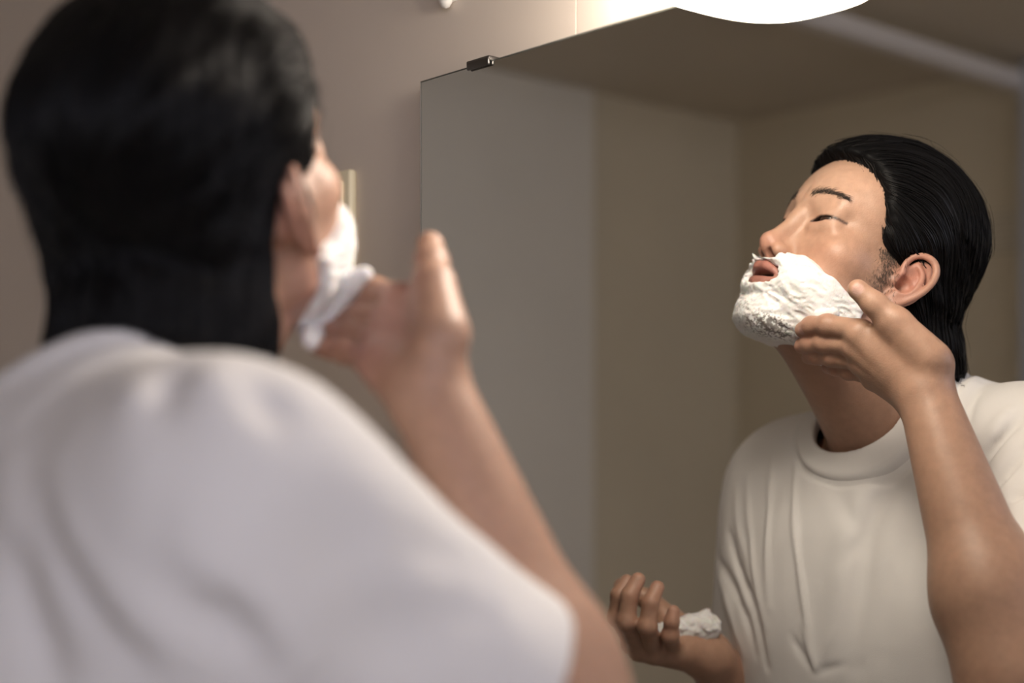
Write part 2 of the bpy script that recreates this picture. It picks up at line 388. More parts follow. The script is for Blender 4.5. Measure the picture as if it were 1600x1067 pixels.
EYE = (32.5, 66.5, 22.5)
def slit_h(x): return 2.7*np.clip(1-((x-33.)/17.)**2, 0, 1)**.8*np.clip(1.15-.030*(x-24), .2, 1.3)
def head_mm(P):
    Q = M2(P); x, y, z = Q.T
    d = ell(P, (0, -8, 52), (75, 88, 76))
    d = su(d, ell(P, (0, 38, 52), (61, 48, 47)), 22)                # forehead
    d = su(d, ell(P, (0, 34, -8), (63, 48, 54)), 16)                # midface
    d = su(d, ell(Q, (47, 49, -7), (19, 22, 19)), 18)               # cheekbones
    d = su(d, cap(Q, (50, 2, -51), (16, 66, -86), 13, 13), 22)      # jaw line
    d = su(d, cap(Q, (54, 6, -50), (60, 6, -5), 12, 14), 20)
    d = su(d, ell(P, (0, 72, -85), (21, 17, 14)), 16)               # chin
    d = su(d, ell(P, (0, 30, -72), (40, 46, 22)), 18)               # floor of the mouth
    d = su(d, ell(P, (0, 67, -50), (31, 28, 27)), 14)               # muzzle
    d = su(d, ell(Q, (36, 38, -45), (23, 36, 32)), 16)              # cheeks
    d = su(d, cap(Q, (10, 80, 40), (40, 66, 43), 9, 9), 14)        # brow
    d = ss(d, ell(Q, (33, 97, 24), (19, 17, 9)), 12)               # eye sockets
    # lids
    lid = sph(Q, EYE, 14.6)
    d = su(d, lid, 5)
    d = su(d, cap(Q, (22, 77, 33), (42, 70, 33), 5.5, 6), 10)      # full upper lid fold
    d = su(d, cap(Q, (22, 76, 12), (44, 69, 13), 4.5, 4), 9)
    # nose
    d = su(d, cap(P, (0, 81, 31), (0, 86, 18), 8, 7), 10)
    n = cap(P, (0, 84, 20), (0, 100, -15), 6.0, 8.0)
    n = su(n, sph(P, (0, 101.5, -17.5), 8.8), 6)
    n = su(n, ell(Q, (12.5, 93, -23), (6.5, 9, 7)), 6)
    n = su(n, cap(P, (0, 101.5, -24), (0, 91, -30), 4.0, 4.5), 5)
    d = su(d, cap(P, (0, 74, 8), (0, 82, -20), 10, 13), 8)
    d = su(d, n, 9)
    d = ss(d, ell(Q, (7.2, 96, -29), (4.4, 7.5, 6.2)), 2.0)
    d = ss(d, cap(P, (0, 103, -36), (0, 103, -41), 2.2, 2.8), 4)      # philtrum
    # lips, parted
    ul = chain(Q, [(0, 95.5, -41.5), (7, 95.5, -40.8), (16, 91, -44), (25, 83, -48)], [5.6, 5.8, 4.6, 2.2])
    ll = chain(Q, [(0, 93, -56), (9, 91.5, -55.5), (18, 87, -52.5), (25, 82, -49.5)], [6.4, 6.2, 4.6, 2.2])
    d = ss(d, cap(P, (-14, 97, -69), (14, 97, -69), 8), 12)
    d = su(d, ul, 3.5); d = su(d, ll, 3.5)
    d = ss(d, ell(P, (0, 91, -48.6), (19, 16, 3.2)), 2.2)
    # slit between the lids (looking down)
    zs = 19.2-.004*(x-31)**2+.06*(x-31)+.24*np.maximum(x-34, 0)
    slit = np.maximum(np.abs(z-zs)-slit_h(x), 74-y)
    slit = np.maximum(slit, np.abs(x-33.0)-16)
    slit = np.maximum(slit, x-42.5)
    d = ss(d, slit*.8, 1.0)
    d = np.minimum(d, 1e9)
    e = np.full(len(P), 40.)
    m = (np.abs(x-80) < 45) & (np.abs(y+5) < 60) & (np.abs(z) < 70)
    if m.any(): e[m] = ear_sdf(Q[m])
    d = su(d, e, 5)
    return d
def head_sdf(P):
    return head_mm(to_head(P))*(HS/1000)

# ------------------------------------------------------------------ the man: trunk, arms and hands, in metres
def V3(*a): return np.array(a, float)
NB = V3(-.764, -.413, 1.328)                      # base of the neck
SL, SR = V3(-.910, -.440, 1.272), V3(-.590, -.425, 1.300)
EL, WL = V3(-.930, -.430, 1.000), V3(-.8987, -.285, 1.110)
ER, WR = V3(-.542, -.232, 1.145), V3(-.640, -.263, 1.364)
# right hand, raised to the jaw: knuckle, middle joint, end joint, tip
RH_F = [
    [(-.6950, -.2450, 1.4235), (-.7262, -.2420, 1.4300), (-.7445, -.2425, 1.4302), (-.7550, -.2450, 1.4270)],
    [(-.7010, -.2500, 1.4110), (-.7335, -.2480, 1.4150), (-.7500, -.2490, 1.4148), (-.7610, -.2520, 1.4130)],
    [(-.7005, -.2590, 1.3972), (-.7320, -.2570, 1.4030), (-.7490, -.2580, 1.4040), (-.7600, -.2610, 1.4035)],
    [(-.6945, -.2690, 1.3840), (-.7220, -.2680, 1.3905), (-.7360, -.2690, 1.3930), (-.7470, -.2720, 1.3940)]]
RH_T = [(-.6334, -.2580, 1.3988), (-.6580, -.2460, 1.4292), (-.6747, -.2367, 1.4447), (-.6860, -.2290, 1.4575)]
def hand_sdf(P, W_, Fs, T, palm_n, s=1.0):
    k_ = lambda f: np.array(f[0])
    r0 = [.0088, .0089, .0085, .0076]
    W_ = np.array(W_); d = None
    for i, f in enumerate(Fs):
        k = np.array(f[0]); a = W_+(k-W_)*.12+(k-np.array(Fs[1][0]))*.35
        e = cap(P, a, k-(k-W_)*.05, .0145*s, .0112*s)
        d = e if d is None else su(d, e, .012)
    m = (np.array(Fs[1][0])+np.array(Fs[2][0]))/2
    pn = np.array(palm_n, float); pn /= ln(pn)
    # pads: base of the thumb and the heel of the palm
    d = su(d, cap(P, W_+(np.array(T[0])-W_)*.7+pn*.006, (np.array(T[1])+np.array(Fs[0][0]))/2*.35+np.array(T[1])*.65, .0155*s, .0115*s), .014)
    d = su(d, cap(P, W_*.7+np.array(Fs[3][0])*.3+pn*.008, W_*.25+np.array(Fs[3][0])*.75+pn*.006, .012*s, .010*s), .012)
    fd = None
    for i, f in enumerate(Fs):
        r = r0[i]*s
        e = chain(P, f, [r*1.12, r*1.0, r*.90, r*.80], .004)
        e = su(e, sph(P, np.array(f[1])-pn*.0008, r*1.0), .004)      # knuckle
        fd = e if fd is None else su(fd, e, .0025)
        d = su(d, sph(P, np.array(f[0])-pn*.004, r*1.02), .007)
        d = su(d, cap(P, k_(f)-pn*.0075, W_+(k_(f)-W_)*.25-pn*.0075, .0042, .003), .007)   # tendon
    d = su(d, fd, .0045)
    t = chain(P, T, [.0145*s, .0108*s, .0098*s, .0086*s], .006)
    return su(d, t, .009)
PN_R = V3(.28, -.83, .49)       # the palm of the raised hand faces the face
LH_F = [
    [(-.9404, -.2180, 1.1300), (-.9290, -.1860, 1.1573), (-.9262, -.1860, 1.1784), (-.9256, -.1960, 1.1905)],
    [(-.9260, -.2140, 1.1252), (-.9100, -.1800, 1.1556), (-.9085, -.1820, 1.1798), (-.9070, -.1920, 1.1942)],
    [(-.9130, -.2220, 1.1231), (-.8930, -.1900, 1.1521), (-.8912, -.1920, 1.1739), (-.8915, -.2020, 1.1873)],
    [(-.9010, -.2360, 1.1236), (-.8840, -.2120, 1.1424), (-.8805, -.2100, 1.1554), (-.8800, -.2120, 1.1650)]]
LH_T = [(-.9110, -.2800, 1.1244), (-.9300, -.2680, 1.1450), (-.9463, -.2500, 1.1655), (-.9650, -.2300, 1.1795)]
PN_L = V3(.10, -.55, .83)
def rhand(P): return hand_sdf(P, WR, RH_F, RH_T, PN_R)
def lhand(P): return hand_sdf(P, WL, LH_F, LH_T, PN_L)
def arm(P, s, e, w):
    s, e, w = map(np.array, (s, e, w))
    d = cap(P, s, e, .050, .040)
    d = su(d, cap(P, s*.55+e*.45+V3(0, .008, .004), s*.3+e*.7, .044, .040), .02)
    m = e*.72+w*.28
    f = cap(P, e, m, .040, .0405)
    f = su(f, cap(P, m, w, .0405, .0235), .03)
    d = su(d, f, .03)
    return d
def flatten_wrist(P, w, e): return 0
HB = lambda a: from_head(a)
def torso(P):
    d = cap(P, HB((0, -20, -30)), NB-V3(0, 0, .02), .054, .054)                      # neck
    d = su(d, cap(P, HB((0, 8, -66)), NB+V3(0, .022, .010), .038, .042), .04)
    d = su(d, cap(P, HB((0, 26, -66)), NB+V3(0, .048, .01), .012, .013), .03)
    d = su(d, cap(P, HB((34, -16, -30)), NB+V3(.02, .05, -.01), .016, .012), .02)
    d = su(d, cap(P, HB((-34, -16, -30)), NB+V3(-.02, .05, -.01), .016, .012), .02)
    d = su(d, cap(P, NB+V3(0, -.02, -.03), SL*.5+NB*.5-V3(0, 0, .028), .038, .038), .05)
    d = su(d, cap(P, NB+V3(0, -.02, -.03), SR*.5+NB*.5-V3(0, 0, .028), .038, .038), .05)
    d = su(d, cap(P, SL-V3(0, 0, .006), SR-V3(0, 0, .006), .050), .05)
    d = su(d, ell(P, (-.755, -.440, 1.14), (.165, .100, .17)), .06)
    d = su(d, ell(P, (-.755, -.445, .98), (.150, .10, .20)), .06)
    return d
def body_sdf(P):
    d = torso(P)
    d = su(d, culled(P, lambda p: arm(p, SL, EL, WL), (SL+EL)/2*.6+WL*.4, .27, .1), .03)
    d = su(d, culled(P, lambda p: arm(p, SR, ER, WR), (SR+WR)/2, .27, .1), .03)
    d = su(d, culled(P, rhand, (-.715, -.26, 1.415), .115), .012)
    d = su(d, culled(P, lhand, (-.91, -.235, 1.145), .115), .012)
    d = su(d, culled(P, head_sdf, HC, .16), .012)
    return d

# ---- shirt
TY = 0.0
def shirt_core(P):
    x, y, z = P.T
    d = cap(P, SL+V3(.0, 0, -.008), SR+V3(0, 0, -.008), .070)
    d = su(d, cap(P, NB+V3(-.01, -.012, -.028), SL*.65+NB*.35, .046, .052), .035)
    d = su(d, cap(P, NB+V3(.040, -.006, -.004), SR*.65+NB*.35+V3(0, .006, .006), .056, .062), .035)
    d = su(d, cap(P, NB+V3(0, .000, -.050), NB+V3(.038, .006, .018), .072, .050), .025)
    d = su(d, cap(P, NB+V3(-.008, -.034, -.052), NB+V3(.01, -.040, -.058), .054), .03)
    d = su(d, ell(P, (-.752, -.440, 1.15), (.195, .138, .20)), .07)
    q = ln(np.stack([(x+.750)/.198, (y+.440)/.142], 1)); tube = (q-1)*.15
    tube = si(tube, z-1.22, .12); tube = np.maximum(tube, .80-z)
    d = su(d, tube, .08)
    return d
def sleeve(P, s, e, r0, r1, frac):
    s, e = np.array(s), np.array(e); a = (e-s)/ln(e-s); h = (P-s)@a; L = ln(e-s)*frac
    d = cap(P, s, s+(e-s)*1.02, r0, r1)
    return d, h-L
FOLDS = [
    ([(-0.7104,-0.3356,1.3091),(-0.7194,-0.3289,1.2827),(-0.7287,-0.3204,1.2592),(-0.73,-0.3062,1.222),(-0.727,-0.292,1.177),(-0.7244,-0.2843,1.1264)], 0.014, 0.0075),
    ([(-0.7329,-0.3317,1.3086),(-0.739,-0.3153,1.2677),(-0.745,-0.299,1.2271),(-0.7447,-0.2858,1.1815),(-0.7452,-0.2807,1.1298)], 0.018, -0.003),
    ([(-0.8502,-0.3651,1.3243),(-0.8319,-0.3318,1.2812),(-0.8069,-0.301,1.2285),(-0.7878,-0.2864,1.1831),(-0.7738,-0.2794,1.1379),(-0.7699,-0.2798,1.1178)], 0.0045, -0.0026),
    ([(-0.8808,-0.3632,1.3141),(-0.8672,-0.3378,1.2668),(-0.8488,-0.3095,1.2188),(-0.831,-0.2929,1.166)], 0.005, -0.0022),
    ([(-0.9111,-0.3576,1.2872),(-0.8925,-0.3369,1.2398),(-0.8621,-0.3073,1.1929),(-0.8339,-0.2917,1.1474)], 0.0045, -0.0022),
    ([(-0.9266,-0.358,1.2733),(-0.9104,-0.3414,1.2319),(-0.8808,-0.3205,1.1998)], 0.0045, -0.0018),
    ([(-0.7885,-0.327,1.2922),(-0.7534,-0.311,1.2612),(-0.7381,-0.309,1.2416)], 0.009, 0.0022),
    ([(-0.7645,-0.2919,1.2026),(-0.7426,-0.3006,1.2272),(-0.7365,-0.3098,1.2388)], 0.009, 0.0018),
    ([(-0.7695,-0.2813,1.1135),(-0.7994,-0.2862,1.1447)], 0.004, 0.0022),
    ([(-0.7695,-0.2813,1.1135),(-0.7482,-0.281,1.1555)], 0.004, -0.0022),
    ([(-0.7695,-0.2813,1.1135),(-0.7381,-0.2824,1.1259)], 0.004, 0.002),
    ([(-0.7661,-0.2806,1.1164),(-0.7861,-0.2841,1.1567)], 0.0035, -0.0018),
    ([(-0.7661,-0.2806,1.1164),(-0.7564,-0.2807,1.1458)], 0.0035, 0.0018),
    ([(-0.9269,-0.3522,1.227),(-0.904,-0.3408,1.1997),(-0.8564,-0.3022,1.1625),(-0.8335,-0.2951,1.1102)], 0.006, 0.005),
    ([(-0.9525,-0.364,1.1996),(-0.9067,-0.336,1.177),(-0.8699,-0.311,1.1508),(-0.8521,-0.3009,1.1194)], 0.007, 0.004),
    ([(-0.9435,-0.3514,1.179),(-0.9054,-0.3223,1.149),(-0.8759,-0.3086,1.1155)], 0.007, -0.003),
    ([(-0.607,-0.3587,1.3472),(-0.6236,-0.3476,1.3221),(-0.6333,-0.3307,1.2972)], 0.009, 0.008),
    ([(-0.5926,-0.3322,1.3164),(-0.6024,-0.3205,1.2985),(-0.61,-0.3079,1.2808)], 0.008, 0.007),
    ([(-0.5768,-0.303,1.2894),(-0.5813,-0.2927,1.279)], 0.007, 0.006),
    ([(-0.6712,-0.4095,1.3797),(-0.6626,-0.3669,1.35),(-0.6605,-0.3475,1.3272)], 0.009, 0.006),
    ([(-0.6213,-0.3597,1.3556),(-0.6299,-0.3427,1.3277)], 0.008, -0.005),
    ([(-0.6878,-0.3293,1.2753),(-0.6889,-0.3156,1.2359),(-0.6962,-0.2967,1.1912),(-0.6997,-0.2872,1.1407)], 0.016, 0.004),
    ([(-0.5124,-0.3899,1.2915),(-0.5164,-0.3572,1.2813),(-0.5182,-0.336,1.2772)], 0.016, 0.0039),
    ([(-0.5125,-0.3753,1.2564),(-0.5109,-0.34,1.2614),(-0.508,-0.3201,1.2569)], 0.02, 0.0078),
    ([(-0.5206,-0.4456,1.3194),(-0.5152,-0.416,1.2971),(-0.5122,-0.39,1.29)], 0.024, 0.0065),
    ([(-0.6119,-0.5036,1.3111),(-0.581,-0.5035,1.2809),(-0.5527,-0.4918,1.2516)], 0.01, 0.0065),
    ([(-0.6087,-0.4998,1.321),(-0.5805,-0.5019,1.2935),(-0.5494,-0.4902,1.2642),(-0.5387,-0.4756,1.2469)], 0.01, -0.0065),
    ([(-0.5312,-0.4726,1.2798),(-0.5234,-0.4616,1.2643),(-0.5201,-0.4459,1.2442)], 0.012, 0.0091),
    ([(-0.5364,-0.4731,1.3073),(-0.5315,-0.4724,1.2889),(-0.5192,-0.4553,1.2672),(-0.5161,-0.4354,1.2436)], 0.011, -0.0065),
    ([(-0.6249,-0.5169,1.2881),(-0.6007,-0.5165,1.258),(-0.585,-0.5132,1.2373)], 0.009, 0.0065),
    ([(-0.5956,-0.471,1.3649),(-0.5725,-0.4838,1.3471)], 0.009, -0.0052),
    ([(-0.5681,-0.4454,1.3721),(-0.5473,-0.4589,1.3528)], 0.01, -0.0052),
    ([(-0.5844,-0.4583,1.3708),(-0.5568,-0.4741,1.3472)], 0.01, 0.0052),
    ([(-0.5484,-0.4355,1.3646),(-0.5258,-0.4359,1.3415)], 0.011, 0.0052),
    ([(-0.5106,-0.384,1.275),(-0.5125,-0.3525,1.2694),(-0.5117,-0.3333,1.2633),(-0.5047,-0.3189,1.2518)], 0.014, -0.0039),
    ([(-0.5129,-0.4175,1.2789),(-0.5146,-0.3883,1.2515),(-0.5049,-0.3585,1.2331)], 0.022, 0.0078),
    ([(-0.6685,-0.5005,1.3343),(-0.6233,-0.5151,1.2914)], 0.009, -0.0039),
]
def fold_disp(P):
    out = np.zeros(len(P))
    for pts, w, d in FOLDS:
        c = np.mean(pts, 0); R_ = max(ln(np.array(pts)-c))+w*3
        m = ln(P-c) < R_
        if not m.any(): continue
        p, r = crs(pts, [0]*len(pts), 3)
        q = P[m]; D_ = np.full(len(q), 9.); T_ = np.zeros(len(q)); n = len(p)-1
        for i in range(n):
            a, b = p[i], p[i+1]; ab = b-a; t = np.clip(((q-a)@ab)/(ab@ab), 0, 1)
            e = ln(q-a-t[:, None]*ab); k = e < D_; D_ = np.where(k, e, D_); T_ = np.where(k, (i+t)/n, T_)
        out[m] += d*np.exp(-(D_/w)**2)*(.25+.75*np.sin(np.pi*np.clip(T_, .04, .96)))
    w_ = noise(P*9.0)*.0035+noise(P*np.array([34., 34, 14]))*.0016
    return out+w_
def shirt_outer(P):
    d = shirt_core(P)
    c, hc = sleeve(P, SR, ER, .068, .072, .66)
    c = np.maximum(c, hc)
    d2, h2 = sleeve(P, SL, EL, .062, .070, .80)
    c2 = np.maximum(d2, h2)
    d = su(d, c, .05); d = su(d, c2, .05)
    nh, rr, h = neck_hole(P)
    return d+fold_disp(P)*smooth(rr, .012, .035)+.0022*np.exp(-((rr-.0235)/.0020)**2)*smooth(h, -.095, -.08)
def neck_hole(P):
    # slanted ellipse cylinder round the neck
    a = np.array([-.30, .48, .87]); a /= ln(a); c = NB+V3(0, .012, .004)
    q = P-c; h = q@a; r = q-h[:, None]*a
    rr = ln(r)-.068
    return np.maximum(rr, -.068-h), rr, h
def shirt_sdf(P):
    o = shirt_outer(P)
    T_ = .0062
    d = np.maximum(o, -(o+T_))
    nh, rr, h = neck_hole(P)
    d = si(d, -nh, .003)
    d = np.maximum(d, .815-P[:, 2])
    core = shirt_core(P)
    for s, e, r0, r1, fr in ((SR, ER, .068, .072, .66), (SL, EL, .062, .070, .80)):
        a = (e-s)/ln(e-s); q = P-s; hh = q@a-ln(e-s)*fr; rad = ln(q-(q@a)[:, None]*a)
        rr_ = r0+(r1-r0)*fr-.0055
        cut = np.maximum(np.maximum(rad-rr_, np.abs(hh)-.022), .012-core)
        d = si(d, -cut, .002)
    return d
def collar_sdf(P):      # ribbed band
    o = shirt_outer(P); nh, rr, h = neck_hole(P)
    sh = np.abs(o-.0002)-.0040
    return np.maximum(si(sh, np.abs(rr-.010)-.0105, .003), -.092-h)

# ------------------------------------------------------------------ colours on the skin
def mixc(c, col, w): return c*(1-w[:, None])+np.array(col)*w[:, None]
def skin_cols(P):
    n = len(P)
    nz = noise(P*28)*.5+noise(P*70)*.3
    c = np.tile(np.array([.50, .30, .205]), (n, 1))*(1+.10*nz[:, None])
    L = to_head(P); Q = M2(L); x, y, z = Q.T
    hd = smooth(z, -125, -100)*(ln(Q) < 190)
    g = lambda ctr, r: np.exp(-(((Q-np.array(ctr))/np.array(r))**2).sum(-1))*(ln(Q) < 200)
    c = mixc(c, (.62, .41, .30), .6*g((0, 70, 60), (70, 60, 45))*hd)
    c = mixc(c, (.60, .27, .20), .55*g((0, 106, -22), (16, 18, 14)))
    c = mixc(c, (.58, .28, .19), .40*g((45, 62, -15), (24, 24, 20)))
    c = mixc(c, (.55, .22, .17), .65*g((82, -8, 2), (16, 26, 36)))
    lipm = smooth(np.minimum(ul_d(Q), 9), 2.2, -.3)*(z > -67)*(z < -32)
    c = mixc(c, (.42, .16, .13), .85*lipm)
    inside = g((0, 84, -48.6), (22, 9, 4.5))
    c = mixc(c, (.06, .02, .018), np.clip(inside*1.6*(y < 88), 0, 1))  # shade of the mouth opening painted into the skin colour
    c = mixc(c, (.08, .025, .02), np.clip(1.3*g((7.2, 97, -29), (3.8, 6, 4.5)), 0, 1))  # nostril shade painted dark
    # shade painted inside the slit and along the lid crease; lash line
    zs = 19.2-.004*(x-31)**2+.06*(x-31)+.24*np.maximum(x-34, 0)
    hh_ = slit_h(x); inx = (np.abs(x-33.0) < 17.2)*(y > 60)
    c = mixc(c, (.02, .012, .01), .97*np.exp(-((z-zs)/(hh_+.3))**6)*inx)
    c = mixc(c, (.03, .018, .015), .95*np.exp(-((z-zs-hh_*.9)/1.2)**2)*inx)
    c = mixc(c, (.12, .06, .045), .6*np.exp(-((z-zs+hh_)/.9)**2)*inx)
    # stubble and sideburn tint
    st = g((64, 15, -14), (16, 13, 28))
    c = mixc(c, (.10, .065, .05), np.clip(1.0*st*(.6+.8*(noise(P*700)+.2)), 0, .8))
    c = mixc(c, (.22, .15, .12), .45*np.clip(g((30, 70, -75), (45, 40, 30)), 0, 1)*(z < -35))
    # hands: redder knuckles and palms
    for Fs in (RH_F, LH_F):
        for f in Fs:
            for j in (1, 2):
                c = mixc(c, (.46, .20, .13), .35*np.exp(-(ln(P-np.array(f[j]))/.011)**2))
            c = mixc(c, (.62, .33, .25), .4*np.exp(-(ln(P-np.array(f[3]))/.011)**2))
    hp = np.exp(-(ln(P-V3(-.70, -.27, 1.40))/.05)**4)*smooth((P-V3(-.70, -.262, 1.40))@(PN_R/ln(PN_R)), 0, .012)
    c = mixc(c, (.62, .33, .27), .6*hp)
    nd = V3(.57, .82, -.09)
    for tp, rr_ in ((RH_T[3], .0052), (RH_F[0][3], .0042)):
        c = mixc(c, (.66, .42, .36), .7*smooth(-ln(P-np.array(tp)-nd*.0075), -rr_-.0006, -rr_+.0006))
    return np.clip(c*np.array([.84, .84, .86]), 0, 1)
def ul_d(Q):
    ul = chain(Q, [(0, 95.5, -41.5), (7, 95.5, -40.8), (16, 91, -44), (25, 83, -48)], [5.6, 5.8, 4.6, 2.2])
    ll = chain(Q, [(0, 93, -56), (9, 91.5, -55.5), (18, 87, -52.5), (25, 82, -49.5)], [6.4, 6.2, 4.6, 2.2])
    return np.minimum(ul, ll)

# ------------------------------------------------------------------ build the man
man = empty('person', (-.755, -.44, 0))
tag(man, 'dark-haired man in a white T-shirt spreading shaving foam on his jaw', 'person')
parts = []

VV, FF = mesh_sdf(body_sdf, (-1.06, -.60, .96), (-.46, -.15, 1.66), .0016)

body = obj_np('body', VV, FF, M['skin'], man, cols={'col': skin_cols(VV)})
Vs, Fs_ = mesh_sdf(shirt_sdf, (-1.09, -.62, .80), (-.44, -.22, 1.43), .0027, lip=2.0)
def legs_sdf(P):
    q = ln(np.stack([(P[:, 0]+.752)/.168, (P[:, 1]+.445)/.118], 1)); d = np.maximum((q-1)*.13, np.abs(P[:, 2]-.93)-.07)
    for s_ in (-1, 1):
        hx = V3(-.752+s_*.085, -.450, .86); kn = V3(-.752+s_*.105, -.435, .48); an = V3(-.752+s_*.115, -.47, .07)
        d = su(d, cap(P, hx, kn, .098, .072), .05); d = su(d, np.maximum(cap(P, kn, an, .072, .060), .035-P[:, 2]), .03)
    return d
def foot_sdf(s_):
    def f(P):
        a = V3(-.752+s_*.115, -.48, .035); b = V3(-.752+s_*.135, -.335, .026)
        return np.maximum(su(cap(P, a, b, .036, .040), cap(P, a, a+V3(0, 0, .05), .034, .034), .03), .006-P[:, 2])
    return f
Vl, Fl = mesh_sdf(legs_sdf, (-1.0, -.62, .0), (-.5, -.28, 1.02), .007)
obj_np('trousers', Vl, Fl, M['trousers'], man)
for s_ in (-1, 1):
    Vl, Fl = mesh_sdf(foot_sdf(s_), (-.752+s_*.13-.08, -.56, 0), (-.752+s_*.13+.08, -.26, .14), .006)
    obj_np('foot', Vl, Fl, M['skin'], man, cols={'col': np.tile([.50, .30, .205], (len(Vl), 1))})
    c_ = -.752+s_*.128
    box('slipper_sole', (c_-.046, -.535, 0), (c_+.046, -.275, .008), M['sole'], man, bev=.003)
obj_np('t_shirt', Vs, Fs_, M['shirt'], man)
Vc, Fc = mesh_sdf(collar_sdf, (-.89, -.56, 1.20), (-.62, -.28, 1.45), .0018, lip=2.4)
obj_np('collar', Vc, Fc, M['shirt'], man)
def eye_cols(V, c, gaze):
    d = (V-c); d /= ln(d)[:, None]; a = d@gaze
    col = np.tile(np.array([.20, .15, .13]), (len(V), 1))  # whites darkened to stand for the shade under the lashes
    col = mixc(col, (.03, .015, .01), smooth(a, .80, .84)); return col
for s_ in (1, -1):
    V = []; F = []; c = np.array(EYE)*np.array([s_, 1, 1]); n1, n2 = 24, 48
    for i in range(n1+1):
        for j in range(n2):
            t = math.pi*i/n1; p = 2*math.pi*j/n2
            V.append(c+12.5*np.array([math.sin(t)*math.cos(p), math.cos(t), math.sin(t)*math.sin(p)]))
    for i in range(n1):
        for j in range(n2): F.append((i*n2+j, i*n2+(j+1) % n2, (i+1)*n2+(j+1) % n2, (i+1)*n2+j))
    V = np.array(V); gz = np.array([.10, .97, -.22]); gz /= ln(gz)
    obj_np('eyeball', from_head(V), F, M['eye_shaded'], man, cols={'col': eye_cols(V, c, gz)})

# ------------------------------------------------------------------ shaving foam
def foam_t(P, L):
    Q = M2(L); x, y, z = Q.T
    w1 = noise(L/16.)*5; w2 = noise(L/7.+9)*2.2
    up = -36 + (y-88)*.16 - np.clip(x-20, 0, 60)*.02 + 9*np.exp(-((x-36)/14.)**2)+9*smooth(x, 16, 32) + w1*.6
    e = up-z
    e = np.minimum(e, (y-14-w1)*.9)                       # stops before the ear
    e = np.minimum(e, z+100+w1+(y-45)*.30)               # down to the throat
    mo = (ln(np.stack([x/27., (z+48.5)/12.5], 1))-1)*11+w2*.8
    mo = np.where(y > 55, mo, 40)
    e = np.minimum(e, mo)
    T_ = 5.5+4.5*np.exp(-(((x-42)/22.)**2+((z+48)/20.)**2))-2.6*np.exp(-((x/22.)**2+((z+36)/9.)**2))*(y > 60)
    T_ = T_+1.6*np.exp(-((x/26.)**2+((z+84)/16.)**2))*(y > 50)
    T_ = T_*(1-.75*smooth(-z, 92, 108))
    edge = np.clip(e/5.5, -1, 1)
    return T_*np.sign(edge)*np.sqrt(np.abs(edge*(2-np.abs(edge)))+1e-9), e
def streak(L):
    # finger strokes and curls left in the foam
    wp = L+7*np.stack([noise(L/19.+3), noise(L/19.+31), noise(L/19.+57)], 1)
    a = 1-np.abs(noise(wp*np.array([.07, .045, .17])+5))*3.2
    b = 1-np.abs(noise(wp*np.array([.24, .13, .36])+50))*3.2
    return 1.5*a+.75*b+.4*noise(L/2.3)
def foam_sdf(P):
    L = to_head(P); base = su(head_mm(L), torso(P)*(1000/HS), 8)
    t, e = foam_t(P, L)
    d = base-t-np.where(t > 0, streak(L)*np.clip(t/5, 0, 1), 0)
    d = np.where(t <= 0, np.maximum(d, 1.0-t), d)
    return d*(HS/1000)*.8
def foam_cols(P):
    L = to_head(P); t, e = foam_t(P, L); Q = M2(L)
    c = np.tile(np.array([.80, .80, .80]), (len(P), 1))
    thin = .55*np.exp(-(((L-np.array([18, 78, -97]))/np.array([26, 18, 11]))**2).sum(-1))
    thin += 1.0*np.exp(-(((L-np.array([30, 70, -93]))/np.array([18, 20, 8]))**2).sum(-1))
    thin += .45*np.exp(-(((L-np.array([20, 84, -52]))/np.array([14, 14, 14]))**2).sum(-1))*.6
    thin += .5*np.exp(-(((L-np.array([2, 92, -82]))/np.array([14, 14, 10]))**2).sum(-1))
    sp = smooth(noise(L*1.1)+noise(L*.45)*.7, .28-.5*thin, .5-.5*thin)
    return mixc(c, (.12, .10, .09), np.clip(sp*thin*1.7, 0, .85))
Vf, Ff = mesh_sdf(foam_sdf, HB((0, 45, -60))-V3(.09, .09, .09), HB((0, 45, -60))+V3(.09, .09, .09), .0014, lip=1.8, newton=1)
obj_np('shaving_foam', Vf, Ff, M['foam'], man, cols={'col': foam_cols(Vf)})['label'] = 'thick white shaving foam covering his jaw, cheek and upper lip'
# foam carried on the fingertips
def blob(P, pts, rs, amp=.003, sc=120):
    d = chain(P, pts, rs, .006)
    return (d-amp*noise(P*sc)-amp*.5*noise(P*sc*2.6))*.8
def tipfoam(P):
    f = [np.array(q[3]) for q in RH_F]
    n = PN_R/ln(PN_R)
    d = blob(P, [f[0]+n*.007+V3(.026, 0, .010), f[0]+n*.009+V3(.012, 0, .004), f[1]+n*.009, f[2]+n*.010+V3(-.003, 0, 0), f[3]+n*.009], [.0055, .0085, .0085, .008, .0065])
    return d
Vt, Ft = mesh_sdf(tipfoam, (-.80, -.31, 1.35), (-.72, -.23, 1.46), .0014, lip=2)
obj_np('fingertip_foam', Vt, Ft, M['foam'], man, cols={'col': np.tile([.80, .80, .80], (len(Vt), 1))})
